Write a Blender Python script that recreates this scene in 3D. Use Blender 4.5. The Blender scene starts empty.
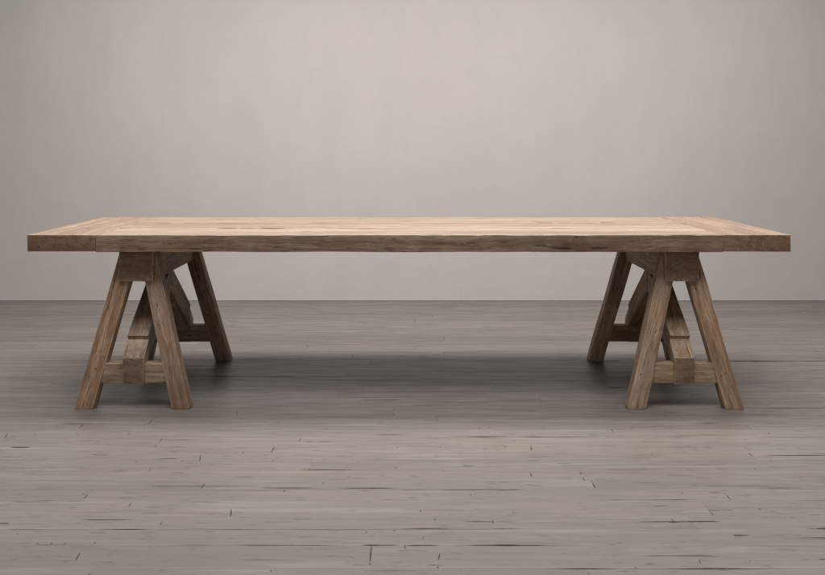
import bpy, bmesh, math, random
from mathutils import Vector, Matrix, noise

S = bpy.context.scene
C = S.collection
random.seed(12)

# ------------------------------------------------------------------ camera
H = 1.1176
cam = bpy.data.cameras.new("camera")
cam.sensor_width = 36.0
cam.lens = 952 / 825 * 36.0
cam.shift_x = 4.0 / 825
cam.shift_y = -142.5 / 825
cam.clip_start = 0.05
cam.clip_end = 100
camo = bpy.data.objects.new("camera", cam)
camo.location = (0, 0, H)
camo.rotation_euler = (math.radians(90), 0, 0)
C.objects.link(camo)
S.camera = camo

# ------------------------------------------------------------------ world and exposure
W = bpy.data.worlds.new("World")
S.world = W
W.use_nodes = True
W.node_tree.nodes["Background"].inputs[0].default_value = (1.0, 0.96, 0.93, 1)
W.node_tree.nodes["Background"].inputs[1].default_value = 0.015
S.view_settings.view_transform = 'Standard'
S.view_settings.look = 'None'
S.view_settings.exposure = 0.07
S.view_settings.gamma = 1
S.render.engine = 'CYCLES'
S.cycles.use_denoising = True
S.cycles.max_bounces = 8
S.cycles.filter_width = 1.3

# ------------------------------------------------------------------ studio lamps
def area(name, loc, target, sx, sy, power, col=(1, 0.97, 0.94), spread=180):
    l = bpy.data.lights.new(name, 'AREA')
    l.shape = 'RECTANGLE'
    l.size, l.size_y = sx, sy
    l.energy = power
    l.color = col
    l.spread = math.radians(spread)
    o = bpy.data.objects.new(name, l)
    o.location = loc
    d = Vector(target) - Vector(loc)
    o.rotation_euler = d.to_track_quat('-Z', 'Y').to_euler()
    C.objects.link(o)
    return o

area("overhead_softbox", (0.1, 4.70, 3.4), (0.1, 4.60, 0), 5.7, 0.85, 222, (1, .985, .965), 180)
area("front_overhead_softbox", (0.0, 2.75, 3.1), (0.0, 3.9, 0.2), 4.6, 1.0, 49, (1, .98, .965), 120)
area("front_softbox", (0.0, -1.4, 2.2), (0.0, 5.2, 1.0), 4.5, 2.0, 33, (1, .985, .965))

# ------------------------------------------------------------------ node helpers
class NT:
    def __init__(self, name):
        self.m = bpy.data.materials.new(name)
        self.m.use_nodes = True
        self.t = self.m.node_tree
        self.b = self.t.nodes["Principled BSDF"]
        self.out = self.t.nodes["Material Output"]
    def n(self, kind, **kw):
        nd = self.t.nodes.new(kind)
        for k, v in kw.items():
            setattr(nd, k, v)
        return nd
    def put(self, sock, v):
        if isinstance(v, bpy.types.NodeSocket):
            self.t.links.new(v, sock)
        elif v is not None:
            if sock.type == 'RGBA' and len(v) == 3:
                v = (*v, 1)
            sock.default_value = v
    def math(self, op, a, b=None, c=None, clamp=False):
        nd = self.n('ShaderNodeMath', operation=op, use_clamp=clamp)
        self.put(nd.inputs[0], a); self.put(nd.inputs[1], b)
        if c is not None: self.put(nd.inputs[2], c)
        return nd.outputs[0]
    def vmath(self, op, a, b):
        nd = self.n('ShaderNodeVectorMath', operation=op)
        self.put(nd.inputs[0], a); self.put(nd.inputs[1], b)
        return nd.outputs[0]
    def xyz(self, x, y, z):
        nd = self.n('ShaderNodeCombineXYZ')
        for i, v in enumerate((x, y, z)): self.put(nd.inputs[i], v)
        return nd.outputs[0]
    def noise(self, vec, scale=1, detail=4, rough=.55, dist=0):
        nd = self.n('ShaderNodeTexNoise')
        self.put(nd.inputs['Vector'], vec)
        nd.inputs['Scale'].default_value = scale
        nd.inputs['Detail'].default_value = detail
        nd.inputs['Roughness'].default_value = rough
        nd.inputs['Distortion'].default_value = dist
        return nd.outputs['Fac']
    def step(self, v, a, b, lo=0.0, hi=1.0):
        nd = self.n('ShaderNodeMapRange', interpolation_type='SMOOTHSTEP')
        self.put(nd.inputs['Value'], v)
        self.put(nd.inputs['From Min'], a); self.put(nd.inputs['From Max'], b)
        self.put(nd.inputs['To Min'], lo); self.put(nd.inputs['To Max'], hi)
        return nd.outputs[0]
    def mix(self, f, a, b, mode='MIX'):
        nd = self.n('ShaderNodeMix', data_type='RGBA', blend_type=mode)
        self.put(nd.inputs[0], f); self.put(nd.inputs[6], a); self.put(nd.inputs[7], b)
        return nd.outputs[2]
    def attr(self, name):
        return self.n('ShaderNodeAttribute', attribute_name=name)
    def bump(self, h, dist, strength=1.0, normal=None):
        nd = self.n('ShaderNodeBump')
        nd.inputs['Strength'].default_value = strength
        nd.inputs['Distance'].default_value = dist
        self.put(nd.inputs['Height'], h)
        if normal is not None: self.put(nd.inputs['Normal'], normal)
        return nd.outputs[0]

# ------------------------------------------------------------------ materials
def wood_material():
    k = NT("weathered_oak")
    # local metres with the grain along X; 'shift' is a random offset stored per board
    pos = k.attr('board_pos').outputs['Vector']
    shf = k.attr('board_rnd').outputs['Vector']
    sp = k.n('ShaderNodeSeparateXYZ'); k.put(sp.inputs[0], shf)
    r1, r2, r3 = sp.outputs
    p = k.vmath('ADD', pos, k.vmath('MULTIPLY', shf, (37., 53., 71.)))
    ps = k.n('ShaderNodeSeparateXYZ'); k.put(ps.inputs[0], p)
    # gentle wandering of the fibres, and bending round knots
    wob = k.noise(k.vmath('MULTIPLY', p, (1.6, 5, 5)), 1, 3, .5)
    wv = k.math('MULTIPLY', k.math('SUBTRACT', wob, .5), .10)
    vor = k.n('ShaderNodeTexVoronoi', feature='F1')
    k.put(vor.inputs['Vector'], k.vmath('MULTIPLY', p, (2.1, 7.5, 7.5)))
    kd = vor.outputs['Distance']
    ksel = k.n('ShaderNodeSeparateColor'); k.put(ksel.inputs[0], vor.outputs['Color'])
    kon = k.math('GREATER_THAN', ksel.outputs[0], .62)
    kn = k.math('MULTIPLY', k.step(kd, .06, .15, 1, 0), kon)
    kn_halo = k.math('MULTIPLY', k.step(kd, .08, .42, 1, 0), kon)
    yy = k.math('ADD', ps.outputs[1], k.math('ADD', wv, k.math('MULTIPLY', kn_halo, .018)))
    zz = k.math('ADD', ps.outputs[2], wv)
    g = lambda sx, sy: k.xyz(k.math('MULTIPLY', ps.outputs[0], sx), k.math('MULTIPLY', yy, sy), k.math('MULTIPLY', zz, sy))
    band = k.noise(g(.9, 26), 1, 3, .55, .4)
    fine = k.noise(g(5, 170), 1, 6, .7, .2)
    pore = k.noise(g(11, 480), 1, 3, .6)
    fib = k.noise(g(9, 75), 1, 5, .75, .5)
    dirt = k.noise(k.vmath('MULTIPLY', p, (16, 45, 45)), 1, 5, .7)
    crk = k.noise(g(1.7, 75), 1, 4, .62, .3)
    blotch = k.noise(k.vmath('MULTIPLY', p, (2.2, 6, 6)), 1, 5, .6)
    grey = k.noise(k.vmath('ADD', k.vmath('MULTIPLY', p, (3.3, 11, 11)), (9, 4, 2)), 1, 5, .65)
    col = k.mix(k.step(band, .33, .68), (0.275, 0.170, 0.102), (0.530, 0.378, 0.250))
    col = k.mix(k.step(fine, .34, .66, .62, 0), col, (0.130, 0.076, 0.045))
    col = k.mix(k.step(pore, .48, .70, 0, .5), col, (0.10, 0.065, 0.04))
    col = k.mix(k.step(grey, .48, .72, 0, .45), col, (0.34, 0.285, 0.225))
    col = k.mix(k.step(blotch, .46, .74, 0, .6), col, (0.185, 0.098, 0.056))
    col = k.mix(k.step(fib, .50, .68, 0, .55), col, (0.105, 0.062, 0.038))
    col = k.mix(k.step(fib, .46, .30, 0, .40), col, (0.56, 0.42, 0.30))
    col = k.mix(k.step(dirt, .57, .72, 0, .5), col, (0.085, 0.052, 0.034))
    crack = k.step(crk, .65, .70)
    col = k.mix(k.math('MULTIPLY', crack, .85), col, (0.035, 0.022, 0.015))
    col = k.mix(k.math('MULTIPLY', kn, .8), col, (0.06, 0.032, 0.02))
    # board to board difference in tone
    hsv = k.n('ShaderNodeHueSaturation')
    k.put(hsv.inputs['Hue'], k.math('ADD', .492, k.math('MULTIPLY', r2, .014)))
    k.put(hsv.inputs['Saturation'], k.math('ADD', .86, k.math('MULTIPLY', r3, .22)))
    k.put(hsv.inputs['Value'], k.math('ADD', .80, k.math('MULTIPLY', r1, .34)))
    k.put(hsv.inputs['Color'], col)
    col = hsv.outputs[0]
    # end grain drinks the finish and is darker
    eg = k.attr('end_grain').outputs['Fac']
    ls = k.n('ShaderNodeSeparateXYZ'); k.put(ls.inputs[0], pos)
    ey = k.math('ADD', ls.outputs[1], k.math('MULTIPLY', k.math('SUBTRACT', r2, .5), .16))
    ez = k.math('ADD', ls.outputs[2], k.math('SUBTRACT', k.math('MULTIPLY', r3, .10), .45))
    rad = k.math('SQRT', k.math('ADD', k.math('MULTIPLY', ey, ey), k.math('MULTIPLY', ez, ez)))
    rad = k.math('ADD', rad, k.math('MULTIPLY', k.noise(k.vmath('MULTIPLY', p, (9, 9, 9)), 1, 4, .6), .030))
    rings = k.noise(k.xyz(k.math('MULTIPLY', rad, 210), k.math('MULTIPLY', ey, 9), r1), 1, 3, .65)
    check = k.noise(k.vmath('MULTIPLY', p, (30, 55, 30)), 1, 5, .65)
    egc = k.mix(k.step(rings, .32, .7), (0.110, 0.068, 0.046), (0.250, 0.165, 0.115))
    egc = k.mix(k.step(check, .52, .72, 0, .6), egc, (0.06, 0.038, 0.027))
    col = k.mix(k.math('MULTIPLY', eg, .7), col, egc)
    # side faces of the top: shade painted in as a streaky darker tint
    st = k.attr('edge_shade').outputs['Fac']
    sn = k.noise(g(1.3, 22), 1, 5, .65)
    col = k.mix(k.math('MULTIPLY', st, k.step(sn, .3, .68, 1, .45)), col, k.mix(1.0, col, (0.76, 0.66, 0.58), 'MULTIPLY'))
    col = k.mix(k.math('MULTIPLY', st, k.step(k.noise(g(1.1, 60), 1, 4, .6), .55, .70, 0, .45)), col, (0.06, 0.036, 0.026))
    # the working surface is paler, greyer and more even than the frame
    tp = k.attr('top_face').outputs['Fac']
    col = k.mix(k.math('MULTIPLY', tp, .62), col, k.mix(k.step(band, .3, .7), (0.225, 0.172, 0.133), (0.325, 0.262, 0.212)))
    pv = k.math('ADD', .86, k.math('MULTIPLY', r2, .24)); pg = k.math('ADD', .82, k.math('MULTIPLY', r2, .26))
    col = k.mix(tp, col, k.mix(1.0, col, k.xyz(pv, pg, pg), 'MULTIPLY'))
    # rubbed arrises are paler
    wear = k.attr('arris').outputs['Fac']
    wn = k.noise(k.vmath('MULTIPLY', p, (14, 40, 40)), 1, 4, .6)
    col = k.mix(k.math('MULTIPLY', wear, k.step(wn, .35, .62, .1, .75)), col, (0.50, 0.37, 0.26))
    k.put(k.b.inputs['Base Color'], col)
    k.put(k.b.inputs['Roughness'], k.step(fine, .3, .7, .72, .52))
    k.b.inputs['Specular IOR Level'].default_value = .35
    h = k.math('SUBTRACT', k.math('ADD', k.math('MULTIPLY', fine, .5), k.math('MULTIPLY', band, .5)),
               k.math('ADD', k.math('MULTIPLY', crack, 1.6), k.math('MULTIPLY', pore, .12)))
    k.put(k.b.inputs['Normal'], k.bump(h, .0035, .9))
    return k.m

def floor_material():
    k = NT("painted_floorboards")
    pos = k.n('ShaderNodeTexCoord').outputs['Object']
    s = k.n('ShaderNodeSeparateXYZ'); k.put(s.inputs[0], pos)
    x, y = s.outputs[0], s.outputs[1]
    rnd = k.attr('board_rnd'); rs = k.n('ShaderNodeSeparateXYZ'); k.put(rs.inputs[0], rnd.outputs['Vector'])
    r1, r2, r3 = rs.outputs
    ed = k.attr('edge_dist'); es = k.n('ShaderNodeSeparateXYZ'); k.put(es.inputs[0], ed.outputs['Vector'])
    dfront, dl, dr = es.outputs          # metres to the near seam, left end, right end
    seamr = k.attr('seam_rnd').outputs['Fac']
    P = k.xyz(k.math('ADD', x, k.math('MULTIPLY', r1, 19)), k.math('ADD', y, k.math('MULTIPLY', r2, 7)), r3)
    streak = k.noise(k.vmath('MULTIPLY', P, (3.4, 42, 1)), 1, 7, .70, .5)
    streak2 = k.noise(k.vmath('MULTIPLY', P, (.45, 30, 1)), 1, 4, .6, .2)
    cloud = k.noise(k.vmath('MULTIPLY', pos, (.7, 1.6, 1)), 1, 4, .6)
    brush = k.noise(k.vmath('MULTIPLY', P, (6, 260, 1)), 1, 3, .6)
    speck = k.noise(k.vmath('MULTIPLY', P, (14, 42, 1)), 1, 5, .7)
    col = k.mix(k.step(streak, .22, .80), (0.116, 0.099, 0.089), (0.236, 0.206, 0.186))
    col = k.mix(k.step(streak2, .3, .7, 0, .55), col, (0.158, 0.138, 0.127))
    col = k.mix(k.step(cloud, .35, .7, 0, .35), col, (0.175, 0.157, 0.147))
    col = k.mix(k.step(brush, .45, .8, 0, .28), col, (0.085, 0.072, 0.065))
    col = k.mix(k.step(speck, .58, .72, 0, .65), col, (0.062, 0.050, 0.043))
    val = k.math('ADD', .92, k.math('MULTIPLY', r3, .15))
    col = k.mix(1.0, col, k.xyz(val, val, val), 'MULTIPLY')
    # worn-open seams: only some stretches of each joint show as a dark line
    along = k.noise(k.xyz(k.math('MULTIPLY', x, 1.15), k.math('MULTIPLY', seamr, 91), 3.3), 1, 3, .55)
    open_ = k.step(k.math('ADD', along, k.math('MULTIPLY', k.math('SUBTRACT', seamr, .5), .42)), .49, .60, .16, .9)
    jit = k.noise(k.vmath('MULTIPLY', pos, (9, 9, 1)), 1, 3, .6)
    dd = k.math('ADD', dfront, k.math('MULTIPLY', k.math('SUBTRACT', jit, .5), .0035))
    seam = k.math('MULTIPLY', k.step(dd, .0012, .0042, 1, 0), open_)
    de = k.math('MINIMUM', dl, dr)
    butt = k.math('MULTIPLY', k.step(de, .0005, .0022, 1, 0),
                  k.step(k.noise(k.vmath('MULTIPLY', pos, (3, 21, 1)), 1, 2, .5), .47, .58))
    # splits and gouges near the surface: short, thin, along the grain
    gn = k.noise(k.vmath('MULTIPLY', k.vmath('ADD', pos, (3.1, 8.7, 0)), (3.4, 58, 1)), 1, 3, .5)
    gouge = k.math('MULTIPLY', k.step(gn, .675, .72), k.step(speck, .38, .52))
    # nail heads and small knots
    vor = k.n('ShaderNodeTexVoronoi', feature='F1', voronoi_dimensions='2D')
    k.put(vor.inputs['Vector'], k.vmath('MULTIPLY', pos, (5.0, 2.6, 1)))
    sc = k.n('ShaderNodeSeparateColor'); k.put(sc.inputs[0], vor.outputs['Color'])
    vd = k.math('ADD', vor.outputs['Distance'], k.math('MULTIPLY', k.math('SUBTRACT', speck, .5), .10))
    nrad = k.math('MULTIPLY', sc.outputs[1], .06)
    nail = k.math('MULTIPLY', k.step(vd, nrad, k.math('ADD', nrad, .03), 1, 0), k.math('GREATER_THAN', sc.outputs[0], .93))
    # knots ghosting through the paint, and patches where it has worn thin
    vk = k.n('ShaderNodeTexVoronoi', feature='F1', voronoi_dimensions='2D')
    k.put(vk.inputs['Vector'], k.vmath('ADD', k.vmath('MULTIPLY', P, (1.5, 5.5, 1)), k.xyz(k.math('MULTIPLY', speck, .25), k.math('MULTIPLY', streak, .35), 0)))
    kc = k.n('ShaderNodeSeparateColor'); k.put(kc.inputs[0], vk.outputs['Color'])
    knot = k.math('MULTIPLY', k.step(vk.outputs['Distance'], .03, .14, 1, 0), k.math('GREATER_THAN', kc.outputs[0], .70))
    worn = k.step(k.noise(k.vmath('MULTIPLY', P, (1.8, 16, 1)), 1, 7, .72, .6), .54, .68)
    col = k.mix(k.math('MULTIPLY', worn, .68), col, (0.112, 0.092, 0.078))
    pale = k.step(k.noise(k.vmath('MULTIPLY', P, (1.1, 11, 1)), 1, 6, .7, .4), .54, .70)
    col = k.mix(k.math('MULTIPLY', pale, .50), col, (0.262, 0.238, 0.222))
    col = k.mix(k.math('MULTIPLY', knot, .55), col, (0.070, 0.056, 0.048))
    dark = k.math('MAXIMUM', k.math('MAXIMUM', seam, butt), k.math('MAXIMUM', k.math('MULTIPLY', gouge, .95), k.math('MULTIPLY', nail, .85)))
    col = k.mix(k.math('MULTIPLY', dark, .96), col, (0.018, 0.013, 0.011))
    k.put(k.b.inputs['Base Color'], col)
    k.put(k.b.inputs['Roughness'], k.step(k.math('ADD', streak, k.math('MULTIPLY', cloud, .4)), .45, .9, .55, .33))
    k.b.inputs['Specular IOR Level'].default_value = .5
    h = k.math('SUBTRACT', k.math('MULTIPLY', streak, .5), k.math('MULTIPLY', dark, 2.0))
    k.put(k.b.inputs['Normal'], k.bump(h, .0018, .7))
    return k.m

def wall_material():
    k = NT("grey_plaster")
    pos = k.n('ShaderNodeTexCoord').outputs['Object']
    a = k.noise(pos, .55, 4, .55)
    b = k.noise(pos, 3.2, 5, .6)
    c = k.noise(pos, 55, 4, .65)
    blot = k.noise(k.vmath('MULTIPLY', pos, (3.4, 1, 1.3)), 1, 6, .68, .3)
    scuff = k.noise(k.vmath('ADD', k.vmath('MULTIPLY', pos, (7, 1, 4)), (4, 0, 9)), 1, 6, .7, .8)
    trowel = k.noise(k.vmath('MULTIPLY', pos, (2.2, 1, 5.5)), 1, 5, .62, .6)
    col = k.mix(k.step(a, .3, .7), (0.495, 0.454, 0.431), (0.523, 0.479, 0.458))
    col = k.mix(k.step(b, .35, .7, 0, .35), col, (0.475, 0.450, 0.424))
    col = k.mix(k.step(trowel, .42, .75, 0, .30), col, (0.535, 0.490, 0.472))
    col = k.mix(k.step(blot, .38, .68, 0, .55), col, (0.470, 0.438, 0.415))
    col = k.mix(k.step(scuff, .58, .74, 0, .30), col, (0.43, 0.395, 0.365))
    col = k.mix(k.step(c, .40, .75, 0, .18), col, (0.44, 0.41, 0.385))
    k.put(k.b.inputs['Base Color'], col)
    k.b.inputs['Roughness'].default_value = .85
    k.b.inputs['Specular IOR Level'].default_value = .2
    h = k.math('ADD', k.math('MULTIPLY', b, .8), k.math('ADD', k.math('MULTIPLY', c, .15), trowel))
    k.put(k.b.inputs['Normal'], k.bump(h, .004, .45))
    return k.m

OAK = wood_material()
FLOOR = floor_material()
WALL = wall_material()

# ------------------------------------------------------------------ setting
def floor():
    # known joints read off the boards in front, the rest filled with 6-12 cm boards
    seams = [2.515, 2.657, 2.764, 2.989, 3.084, 3.638, 3.81, 4.045, 4.596, 4.93]
    ys = [-3.0]
    while ys[-1] < 2.40: ys.append(ys[-1] + random.uniform(.075, .125))
    for a, b in zip(seams, seams[1:] + [6.95]):
        ys.append(a)
        n = max(1, round((b - a) / .10))
        for i in range(1, n):
            ys.append(a + (b - a) * i / n + random.uniform(-.024, .024))
    ys.append(7.05)
    known = set(seams)
    bm = bmesh.new()
    fr = bm.loops.layers.float_vector.new('board_rnd')
    fe = bm.loops.layers.float_vector.new('edge_dist')
    fs = bm.loops.layers.float.new('seam_rnd')
    for y0, y1 in zip(ys, ys[1:]):
        sr = random.uniform(.35, .5) if y0 in known else random.uniform(0, .60)
        x = -7 - random.uniform(0, 2)
        while x < 7:
            L = random.uniform(1.0, 2.9)
            rn = (random.random(), random.random(), random.random())
            vs = [bm.verts.new(v) for v in ((x, y0, 0), (x + L, y0, 0), (x + L, y1, 0), (x, y1, 0))]
            f = bm.faces.new(vs)
            w = y1 - y0
            for l, e in zip(f.loops, ((0, 0, L), (0, L, 0), (w, L, 0), (w, 0, L))):
                l[fr] = rn; l[fe] = e; l[fs] = sr
            x += L
    # open cracks, splits and nail marks of this particular floor, metres: x0, x1, y and half width in mm
    R = random.Random(3)
    def crack(x0, x1, y, hw):
        n = max(5, int((x1 - x0) / .02))
        lo, hi = [], []
        for i in range(n + 1):
            t = i / n
            x = x0 + (x1 - x0) * t
            tap = min(1, 5 * t, 5 * (1 - t))
            w = hw * .00072 * tap * max(.10, .60 + 1.3 * noise.noise(Vector((x * 7, y * 31, 1.7))))
            yy = y + .0035 * noise.noise(Vector((x * 2.5, y * 17, 5.1)))
            lo.append(bm.verts.new((x, yy - w, .0009))); hi.append(bm.verts.new((x, yy + w, .0009)))
        for i in range(n):
            bm.faces.new((lo[i], lo[i + 1], hi[i + 1], hi[i])).material_index = 1
    def tick(x, y, ln, w=.0017):
        n = 6; a = R.uniform(-.12, .12)
        lo, hi = [], []
        for i in range(n + 1):
            t = i / n
            yy = y + (t - .5) * ln; xx = x * (1 + (t - .5) * ln / y * .5) + a * (t - .5) * ln +   .0004 * math.sin(t * 7 + a * 19)
            ww = w * (.35 + .65 * math.sin(math.pi * (t * .9 + .05))) * R.uniform(.6, 1.1)
            lo.append(bm.verts.new((xx - ww, yy, .0010))); hi.append(bm.verts.new((xx + ww, yy, .0010)))
        for i in range(n):
            bm.faces.new((lo[i], hi[i], hi[i + 1], lo[i + 1])).material_index = 1
    for c in CRACKS: crack(*c)
    for i, t in enumerate(TICKS):
        if i % 3 < 2: tick(*t)
    me = bpy.data.meshes.new("floor"); bm.to_mesh(me); bm.free()
    me.materials.append(FLOOR)
    me.materials.append(GAP)
    o = bpy.data.objects.new("floor", me); C.objects.link(o)
    o["kind"] = "structure"
    o["label"] = "grey painted wooden floorboards with dark worn seams"
    return o

def wall():
    bm = bmesh.new()
    bmesh.ops.create_cube(bm, size=1)
    for v in bm.verts:
        v.co = Vector((v.co.x * 16, v.co.y * .2, v.co.z * 5.2))
    me = bpy.data.meshes.new("wall"); bm.to_mesh(me); bm.free()
    me.materials.append(WALL)
    o = bpy.data.objects.new("wall", me); C.objects.link(o)
    o.location = (0, 6.82 + .1, 2.6025)
    o["kind"] = "structure"
    o["label"] = "plain warm grey plaster wall behind the table"
    return o

CRACKS = [
    (-1.472, -1.395, 3.5172, 6), (-0.137, -0.025, 3.6688, 2.5), (-0.862, -0.496, 3.1155, 2.2), 
    (-0.493, -0.028, 3.0992, 3.6), (-1.248, -1.113, 2.9803, 3), (-1.187, -0.702, 2.7671, 2.2), 
    (-0.701, -0.039, 2.765, 1.4), (-0.679, -0.191, 2.6566, 2.2), (-0.133, -0.024, 2.6566, 4), 
    (-1.093, -1.017, 2.5111, 5), (-1.224, -1.176, 2.8102, 4), (0.669, 0.725, 3.7596, 5), (1.081, 1.245, 3.8176, 4.5), 
    (0.186, 0.232, 3.3145, 5), (0.155, 0.706, 3.6437, 3.6), (-0.028, 0.387, 3.0839, 4), (0.663, 0.929, 2.8222, 3), 
    (0.769, 0.804, 2.8199, 4.5), (-0.025, 0.336, 2.7722, 3.2), (-0.01, 0.085, 2.6546, 3.2), 
    (0.127, 0.501, 2.6546, 3.4), (0.304, 1.124, 2.5093, 2.2), (0.926, 0.977, 2.7246, 3), (1.187, 1.242, 2.7722, 6), 
    (1.268, 1.535, 3.4255, 3.4), (1.444, 2.204, 4.9189, 7), (0.991, 1.105, 4.9257, 6), (1.58, 2.046, 4.5663, 5), 
    (1.424, 1.81, 4.0393, 6), (0.904, 1.065, 4.3784, 7), (-1.025, -0.524, 4.5939, 4), (-0.234, -0.028, 4.1691, 4), 
    (1.763, 1.828, 5.1399, 8), (-1.396, -1.156, 3.8135, 2.5), (-1.148, -1.083, 3.4321, 3), 
    (-0.373, -0.167, 3.2737, 1.8), (0.521, 0.865, 3.2737, 1.8), (0.603, 0.918, 2.9971, 1.8), (0.188, 0.341, 2.9149, 2), 
    (0.955, 1.218, 3.1201, 2), (0.456, 0.784, 3.8973, 2), (-1.651, -1.438, 4.0455, 3), (-1.093, -0.79, 3.6066, 1.6), 
    (-0.979, -0.8, 2.8372, 1.8), (-0.454, -0.292, 2.5637, 1.8), (0.629, 0.847, 2.5887, 2), (-1.058, -0.89, 2.6599, 2), 
]
TICKS = [
    (-0.744, 3.399, 0.076), (-0.539, 2.891, 0.063), (-0.459, 2.793, 0.037), (0.452, 3.511, 0.07), 
    (0.415, 3.224, 0.039), (0.318, 3.014, 0.051), (0.25, 2.822, 0.03), (0.083, 2.582, 0.038), (0.308, 2.539, 0.048), 
    (-0.01, 2.647, 0.026), (-0.897, 2.582, 0.044), (-1.127, 2.647, 0.046), (-1.546, 3.656, 0.063), 
    (-0.713, 3.955, 0.044), (-0.599, 3.813, 0.041), (-0.296, 5.042, 0.072), (0.786, 2.83, 0.03), (0.142, 3.523, 0.058), 
    (-0.865, 2.955, 0.025), (-0.411, 3.607, 0.037), (0.598, 2.694, 0.027), (0.781, 2.551, 0.024), 
    (-0.889, 3.274, 0.03), (-0.148, 2.899, 0.024), 
]

_g = NT("open_joint")
_g.put(_g.b.inputs['Base Color'], _g.mix(_g.step(_g.noise(_g.n('ShaderNodeTexCoord').outputs['Object'], 22, 4), .42, .62), (0.026, 0.018, 0.014), (0.095, 0.075, 0.064)))
_g.b.inputs['Roughness'].default_value = .9
_g.b.inputs['Specular IOR Level'].default_value = .1
GAP = _g.m

floor()
wall()

# ------------------------------------------------------------------ timber
def timber(bm, verts, faces, M, bevel=.004, wobble=.0012, pitch=.05, seed=0, top_tones=False, chip=1.1, zoff=0):
    """A solid piece of wood. verts are in the piece's own frame, grain along X; M places it in the object's frame."""
    b = bmesh.new()
    vs = [b.verts.new(v) for v in verts]
    for f in faces: b.faces.new([vs[i] for i in f])
    bmesh.ops.recalc_face_normals(b, faces=b.faces[:])
    xs = [v.co.x for v in b.verts]
    x0, x1 = min(xs), max(xs)
    big = {f.index for f in b.faces}
    bmesh.ops.bevel(b, geom=b.edges[:], offset=bevel, segments=2, profile=.6, affect='EDGES', clamp_overlap=True)
    n = max(2, int((x1 - x0) / pitch))
    for i in range(1, n):
        x = x0 + (x1 - x0) * i / n
        bmesh.ops.bisect_plane(b, geom=b.verts[:] + b.edges[:] + b.faces[:], plane_co=(x, 0, 0), plane_no=(1, 0, 0))
    b.normal_update()
    off = Vector((seed * 3.7, seed * 1.3, seed * 9.1))
    # arris wear: vertices whose faces do not share one direction sit on an edge
    arr, disp = {}, {}
    for v in b.verts:
        ns = [f.normal for f in v.link_faces]
        spread = 1 - min(a.dot(c) for a in ns for c in ns)
        arr[v] = 1.0 if spread > .15 else 0.0
        p = v.co + off
        d = noise.noise(Vector((p.x * 4, p.y * 9, p.z * 9))) * wobble
        if arr[v]:
            nn = noise.noise(Vector((p.x * 9 + 5, p.y * 14, p.z * 14)))
            d -= max(0, nn - .05) * bevel * chip
        disp[v] = v.normal * d
    for v in b.verts: v.co += disp[v]
    lp = bm.loops.layers.float_vector.get('board_pos') or bm.loops.layers.float_vector.new('board_pos')
    lr = bm.loops.layers.float_vector.get('board_rnd') or bm.loops.layers.float_vector.new('board_rnd')
    le = bm.loops.layers.float.get('end_grain') or bm.loops.layers.float.new('end_grain')
    lst = bm.loops.layers.float.get('edge_shade') or bm.loops.layers.float.new('edge_shade')
    ltf = bm.loops.layers.float.get('top_face') or bm.loops.layers.float.new('top_face')
    la = bm.loops.layers.float.get('arris') or bm.loops.layers.float.new('arris')
    R = random.Random(seed * 977 + 13)
    rn = (R.random(), R.random(), R.random())
    mp = {v: bm.verts.new(M @ v.co) for v in b.verts}
    for f in b.faces:
        g = bm.faces.new([mp[v] for v in f.verts])
        g.smooth = True
        e = 1.0 if abs(f.normal.x) > .75 else 0.0
        small = f.calc_area() < 1e-9
        for l, s in zip(g.loops, f.loops):
            l[lp] = s.vert.co + Vector((0, 0, zoff)); l[lr] = rn; l[le] = e
            l[la] = arr[s.vert]
            l[ltf] = 1.0 if top_tones and f.normal.z > .9 else 0.0
            l[lst] = 1.0 if top_tones and abs(f.normal.z) < .5 else 0.0  # upright faces of the top carry the painted shade
    b.free()

def nail_hole(bm, c, n, r):
    """a rusty nail head, slightly proud of the wood"""
    n = Vector(n).normalized()
    M = Matrix.Translation(Vector(c)) @ n.to_track_quat('Z', 'Y').to_matrix().to_4x4()
    before = set(bm.faces)
    bmesh.ops.create_cone(bm, cap_ends=True, segments=10, radius1=r, radius2=r * .8, depth=.004, matrix=M)
    for f in bm.faces:
        if f not in before: f.material_index = 1

NAIL = NT("rusty_nail")
NAIL.put(NAIL.b.inputs['Base Color'], NAIL.mix(NAIL.noise(NAIL.n('ShaderNodeTexCoord').outputs['Object'], 300), (0.02, 0.014, 0.010), (0.06, 0.033, 0.02)))
NAIL.b.inputs['Roughness'].default_value = .7

def finish(name, bm, parent, loc=(0, 0, 0)):
    me = bpy.data.meshes.new(name)
    bm.to_mesh(me); bm.free()
    me.materials.append(OAK)
    me.materials.append(NAIL.m)
    me.set_sharp_from_angle(angle=math.radians(24))
    o = bpy.data.objects.new(name, me)
    C.objects.link(o)
    o.parent = parent
    o.location = loc
    return o

BOX = [(0, 1, 2, 3), (7, 6, 5, 4), (0, 4, 5, 1), (1, 5, 6, 2), (2, 6, 7, 3), (3, 7, 4, 0)]
def boxv(x0, x1, y0, y1, z0, z1):
    return [(x0, y0, z0), (x1, y0, z0), (x1, y1, z0), (x0, y1, z0), (x0, y0, z1), (x1, y0, z1), (x1, y1, z1), (x0, y1, z1)]

def frame(axis, up):
    """rotation whose X is the grain axis and whose Z is close to 'up'"""
    X = Vector(axis).normalized()
    Y = Vector(up).cross(X).normalized()
    Z = X.cross(Y)
    return Matrix((X, Y, Z)).transposed().to_4x4()

def empty(name, loc, parent=None):
    o = bpy.data.objects.new(name, None)
    o.empty_display_size = .1
    C.objects.link(o)
    o.parent = parent
    o.location = loc
    return o

CY = 4.5                       # middle of the table in depth
table = empty("trestle_table", (0, CY, 0))
table["label"] = "long reclaimed oak trestle table with two sawhorse bases on grey floorboards"
table["category"] = "table"

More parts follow.
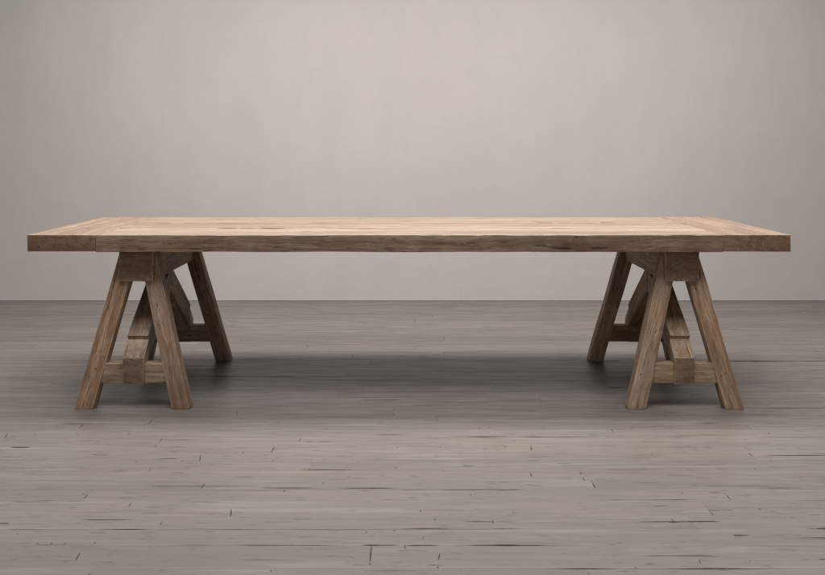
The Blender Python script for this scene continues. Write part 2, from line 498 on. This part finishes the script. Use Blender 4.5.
# ---- the top: long boards between two cross boards
ZT, ZB = .739, .668
XL, XLs, XRs, XR = -1.603, -1.317, 1.326, 1.607
def build_top():
    bm = bmesh.new()
    cuts = [-.5, -.315, -.175, -.015, .13, .335, .5]
    for i, (a, b) in enumerate(zip(cuts, cuts[1:])):
        g = .0006
        timber(bm, boxv(XLs + .0005, XRs - .0005, a + (g if i else 0), b - (g if i < 5 else 0), ZB + random.uniform(-.001, .001), ZT + (0, -.0008, .0004, -.0012, .0002, -.0004)[i]),
               BOX, Matrix.Identity(4), bevel=.0022, wobble=.0024, pitch=.028, seed=21 + i, top_tones=True, chip=3.5)
    top = finish("tabletop", bm, table)
    for s, x0, x1 in ((0, XL, XLs), (1, XRs, XR)):
        bm = bmesh.new()
        xm = (x0 + x1) / 2; w = (x1 - x0) / 2 - .0005
        # grain runs front to back, so the piece's own X lies along world Y
        M = Matrix.Translation((xm, 0, 0)) @ Matrix.Rotation(math.radians(90), 4, 'Z')
        timber(bm, boxv(-.5 + s * .001, .5, -w, w, ZB + .0015, ZT + .0006), BOX, M, bevel=.0025, wobble=.0022, pitch=.035, seed=31 + s, top_tones=True, chip=3.0)
        finish("breadboard_end", bm, top)
build_top()

# ---- one trestle, X centred on 0, depth centred on the table's middle
def build_trestle(cx, seed):
    T = empty("trestle", (cx, 0, 0), table)
    hy = .4825                                  # foot face from the middle
    top_y = .395                                # leg face at the top
    LW, LT = .077, .070
    # top beam
    bm = bmesh.new()
    M = frame((0, 1, 0), (0, 0, 1))
    timber(bm, boxv(-.430, .430, -.074, .074, .533, ZB - .001), BOX, M, bevel=.007, wobble=.003, pitch=.03, seed=seed, chip=1.5)
    finish("top_beam", bm, T)
    k = 1
    R_ = random.Random(seed)
    T.rotation_euler = (0, 0, math.radians(R_.uniform(-.5, .5)))
    zt = ZB - .002
    for sy in (-1, 1):
        for sx in (-1, 1):
            # centre line of the leg from foot to top
            yf = sy * (hy - LT / 2); yt = sy * (top_y - LT / 2)
            j = lambda a: R_.uniform(-a, a)
            p0 = Vector((sx * .206 + j(.003), yf + j(.003), 0)); p1 = Vector((sx * .038 + j(.003), yt + j(.003), zt))
            ax = (p1 - p0).normalized()
            # section axes: width in the frame's plane, thickness square to it
            V = Vector((0, 1, 0)); V = (V - ax * V.dot(ax)).normalized()
            U = V.cross(ax)
            R = Matrix((ax, V, ax.cross(V))).transposed()
            vs = []
            hw, ht = LW / 2 * .97, LT / 2
            Ri = R.inverted()
            for z in (0.0, zt):
                for a, b in ((-1, -1), (1, -1), (1, 1), (-1, 1)):
                    q = p0 + R @ Vector((0, a * ht, b * hw))
                    q = q + ax * ((z - q.z) / ax.z)
                    vs.append(Ri @ (q - p0))
            fc = [(0, 1, 2, 3), (7, 6, 5, 4), (0, 4, 5, 1), (1, 5, 6, 2), (2, 6, 7, 3), (3, 7, 4, 0)]
            bm = bmesh.new()
            timber(bm, vs, fc, Matrix.Translation(p0) @ R.to_4x4(), bevel=.006, wobble=.003, pitch=.03, seed=seed + k, chip=1.5); k += 1
            fy = ax * 0 + V * (sy if V.y > 0 else -sy)
            for zz, off, rr in ((.030, -.014, .0042), (.135, .012, .0036), (.155, -.010, .0034)):
                if R_.random() < .5:
                    zz += R_.uniform(-.015, .015); off += R_.uniform(-.006, .006); rr *= R_.uniform(.7, 1.1)
                    q = p0 + ax * (zz / ax.z) + R @ Vector((0, 0, off)) + fy * (ht + .0002)
                    nail_hole(bm, q, fy, rr)
            finish("leg", bm, T)
        # crossbar between the two legs of this end
        bm = bmesh.new()
        yc = sy * (.4545 - .028)
        timber(bm, boxv(-.172, .172, -.028, .028, .105, .190), BOX, Matrix.Translation((0, yc, 0)), bevel=.004, wobble=.0015, seed=seed + k); k += 1
        finish("crossbar", bm, T)
        # diagonal brace: outline in the depth-height plane (depth measured from the middle outwards)
        prof = [(.468, .104), (.468, .216), (.391, .281), (.403, .2975), (.028, .5325),
                (.0015, .5325), (.0015, .430), (.350, .212), (.385, .190), (.398, .160), (.398, .104)]
        a = Vector((0, sy * -.362, .2275)).normalized()      # grain direction, foot to apex
        Rm = frame(a, (0, -sy * .2, 1)); Ri = Rm.to_3x3().inverted()
        w = .0435 + R_.uniform(-.0015, .0015)
        prof = [(y if z < .104001 or z > .53 else y + R_.uniform(-.002, .002), z) for y, z in prof]
        vs = [Ri @ Vector((-w, sy * y, z)) for y, z in prof] + [Ri @ Vector((w, sy * y, z)) for y, z in prof]
        n = len(prof)
        fc = [tuple(range(n)), tuple(range(2 * n - 1, n - 1, -1))] + [(i, (i + 1) % n, (i + 1) % n + n, i + n) for i in range(n)]
        bm = bmesh.new()
        timber(bm, vs, fc, Rm, bevel=.003, wobble=.0015, seed=seed + k, zoff=.45); k += 1
        finish("brace", bm, T)
build_trestle(-1.166, 50)
build_trestle(1.172, 80)
